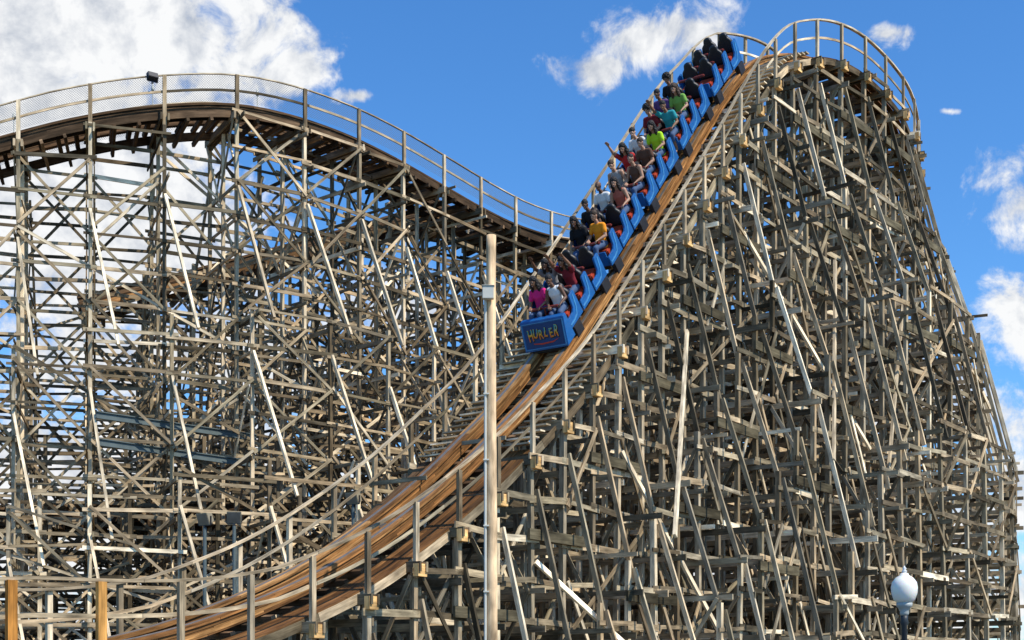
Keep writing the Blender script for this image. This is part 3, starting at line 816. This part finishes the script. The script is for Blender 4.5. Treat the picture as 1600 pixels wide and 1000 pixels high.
# ================================================================= GROUND
def ground():
    me=bpy.data.meshes.new('ground'); S=2500
    me.from_pydata([(-S,-S,0),(S,-S,0),(S,S,0),(-S,S,0)],[],[(0,1,2,3)])
    m,nt,b=newmat('grass_and_dirt'); tc=N(nt,'ShaderNodeTexCoord')
    n=N(nt,'ShaderNodeTexNoise'); n.inputs['Scale'].default_value=.15; n.inputs['Detail'].default_value=4; nt.links.new(tc.outputs['Object'],n.inputs['Vector'])
    n2=N(nt,'ShaderNodeTexNoise'); n2.inputs['Scale'].default_value=4; n2.inputs['Detail'].default_value=4; nt.links.new(tc.outputs['Object'],n2.inputs['Vector'])
    r=N(nt,'ShaderNodeValToRGB'); r.color_ramp.elements[0].position=.42; r.color_ramp.elements[1].position=.58; nt.links.new(n.outputs[0],r.inputs[0])
    c=mixc(nt,r.outputs[0],(.045,.07,.025),(.13,.10,.065)); c=mixc(nt,n2.outputs[0],c,(.08,.07,.04)); nt.links.new(c,b.inputs['Base Color']); b.inputs['Roughness'].default_value=.95
    me.materials.append(m); o=bpy.data.objects.new('ground',me); COL.objects.link(o); o['kind']='structure'
    me=bpy.data.meshes.new('path'); me.from_pydata([(-60,-12,.004),(60,-12,.004),(60,24.5,.004),(-60,20.5,.004)],[],[(0,1,2,3)])
    me.materials.append(plain('asphalt',(.07,.07,.07),.9,0,.3,2)); o=bpy.data.objects.new('path',me); COL.objects.link(o); o['kind']='structure'
ground()

# ================================================================= LIGHT, SKY
sd=V((.60,-.46,.95)).normalized()
el=math.asin(sd.z); az=math.atan2(sd.x,sd.y)
sun=bpy.data.lights.new('sun','SUN'); sun.energy=5.0; sun.angle=math.radians(.5); sun.color=(1,.94,.82)
so=bpy.data.objects.new('sun',sun); COL.objects.link(so); so.rotation_euler=sd.to_track_quat('Z','Y').to_euler()
w=bpy.data.worlds.new('World'); scene.world=w; w.use_nodes=True; nt=w.node_tree; bgN=nt.nodes['Background']
sky=N(nt,'ShaderNodeTexSky'); sky.sky_type='NISHITA'; sky.sun_disc=False; sky.sun_elevation=el; sky.sun_rotation=az
sky.dust_density=.3; sky.ozone_density=2.0; sky.air_density=1.0
tc=N(nt,'ShaderNodeTexCoord'); sp=N(nt,'ShaderNodeSeparateXYZ'); nt.links.new(tc.outputs['Generated'],sp.inputs[0])
ysafe=math_n(nt,'MAXIMUM',sp.outputs[1],.05)
U=math_n(nt,'DIVIDE',sp.outputs[0],ysafe); W_=math_n(nt,'DIVIDE',sp.outputs[2],ysafe)
ell=[(110,40,380,190),(60,200,360,190),(120,360,360,190),(450,115,60,40),(985,58,95,55),(930,105,66,38),(1085,45,80,46),(1385,52,36,20),(1482,174,22,8),(560,150,34,14),
     (1600,320,66,90),(1610,510,90,90),(1620,700,90,130),(650,480,130,60),(300,560,300,110),(800,920,1300,190),(150,800,380,220),(1350,640,260,60)]
mask=None
for (px,py,rx,ry) in ell:
    a=math_n(nt,'MULTIPLY_ADD',U,F/rx,-(px-800)/rx); a=math_n(nt,'MULTIPLY',a,a)
    b=math_n(nt,'MULTIPLY_ADD',W_,F/ry,-(HOR-py)/ry); b=math_n(nt,'MULTIPLY',b,b)
    e=math_n(nt,'SUBTRACT',1.0,math_n(nt,'SQRT',math_n(nt,'ADD',a,b))); e=math_n(nt,'MAXIMUM',e,-1.2)
    if rx>350: e=math_n(nt,'MULTIPLY',e,1.8)
    if rx<30: e=math_n(nt,'SUBTRACT',e,.45)
    mask=e if mask is None else math_n(nt,'MAXIMUM',mask,e)
def cn(scale,off=(0,0,0),det=6,rough=.6,dist=0):
    mp=N(nt,'ShaderNodeMapping'); mp.inputs['Location'].default_value=off; nt.links.new(tc.outputs['Generated'],mp.inputs[0])
    n=N(nt,'ShaderNodeTexNoise'); n.inputs['Scale'].default_value=scale; n.inputs['Detail'].default_value=det; n.inputs['Roughness'].default_value=rough; n.inputs['Distortion'].default_value=dist
    nt.links.new(mp.outputs[0],n.inputs['Vector']); return n.outputs[0]
n1=cn(24,det=8,rough=.62,dist=.3); n2=cn(24,(-.008,.0,-.010),det=5); n3=cn(6,(3,1,2),det=3)
dd=math_n(nt,'MULTIPLY_ADD',n1,4.0,-1.95); D1=math_n(nt,'ADD',mask,dd)
al=N(nt,'ShaderNodeMapRange'); al.interpolation_type='SMOOTHSTEP'; al.inputs['From Min'].default_value=-.05; al.inputs['From Max'].default_value=.75; nt.links.new(D1,al.inputs['Value'])
front=math_n(nt,'GREATER_THAN',sp.outputs[1],.06)
alpha=math_n(nt,'MULTIPLY',al.outputs[0],front)
lit=math_n(nt,'SUBTRACT',n1,n2); lit=math_n(nt,'MULTIPLY_ADD',lit,3.5,.66)
lit=math_n(nt,'ADD',lit,math_n(nt,'MULTIPLY_ADD',n3,1.3,-.65),clamp=True)
STR=.10
ccol=mixc(nt,lit,(5.0,5.5,6.4),(9.6,9.7,9.8))
hs=N(nt,'ShaderNodeHueSaturation'); hs.inputs['Saturation'].default_value=1.2; hs.inputs['Value'].default_value=1.0; nt.links.new(sky.outputs[0],hs.inputs['Color'])
skyc=mixc(nt,1.0,hs.outputs[0],(1.1,1.60,2.0),'MULTIPLY')
fin=mixc(nt,alpha,skyc,ccol); nt.links.new(fin,bgN.inputs['Color']); bgN.inputs['Strength'].default_value=STR

# ================================================================= CAMERA
cam=bpy.data.cameras.new('camera'); co=bpy.data.objects.new('camera',cam); COL.objects.link(co)
co.location=(0,0,CAMH); co.rotation_euler=(math.pi/2,0,0)
cam.sensor_width=36; z_,zx,zy=ZOOM; cam.lens=36*F/1600*z_; cam.shift_y=(HOR-zy)/1600*z_; cam.shift_x=(zx-800)/1600*z_; cam.clip_end=6000
scene.camera=co
scene.view_settings.view_transform='Standard'; scene.view_settings.look='None'; scene.view_settings.exposure=0
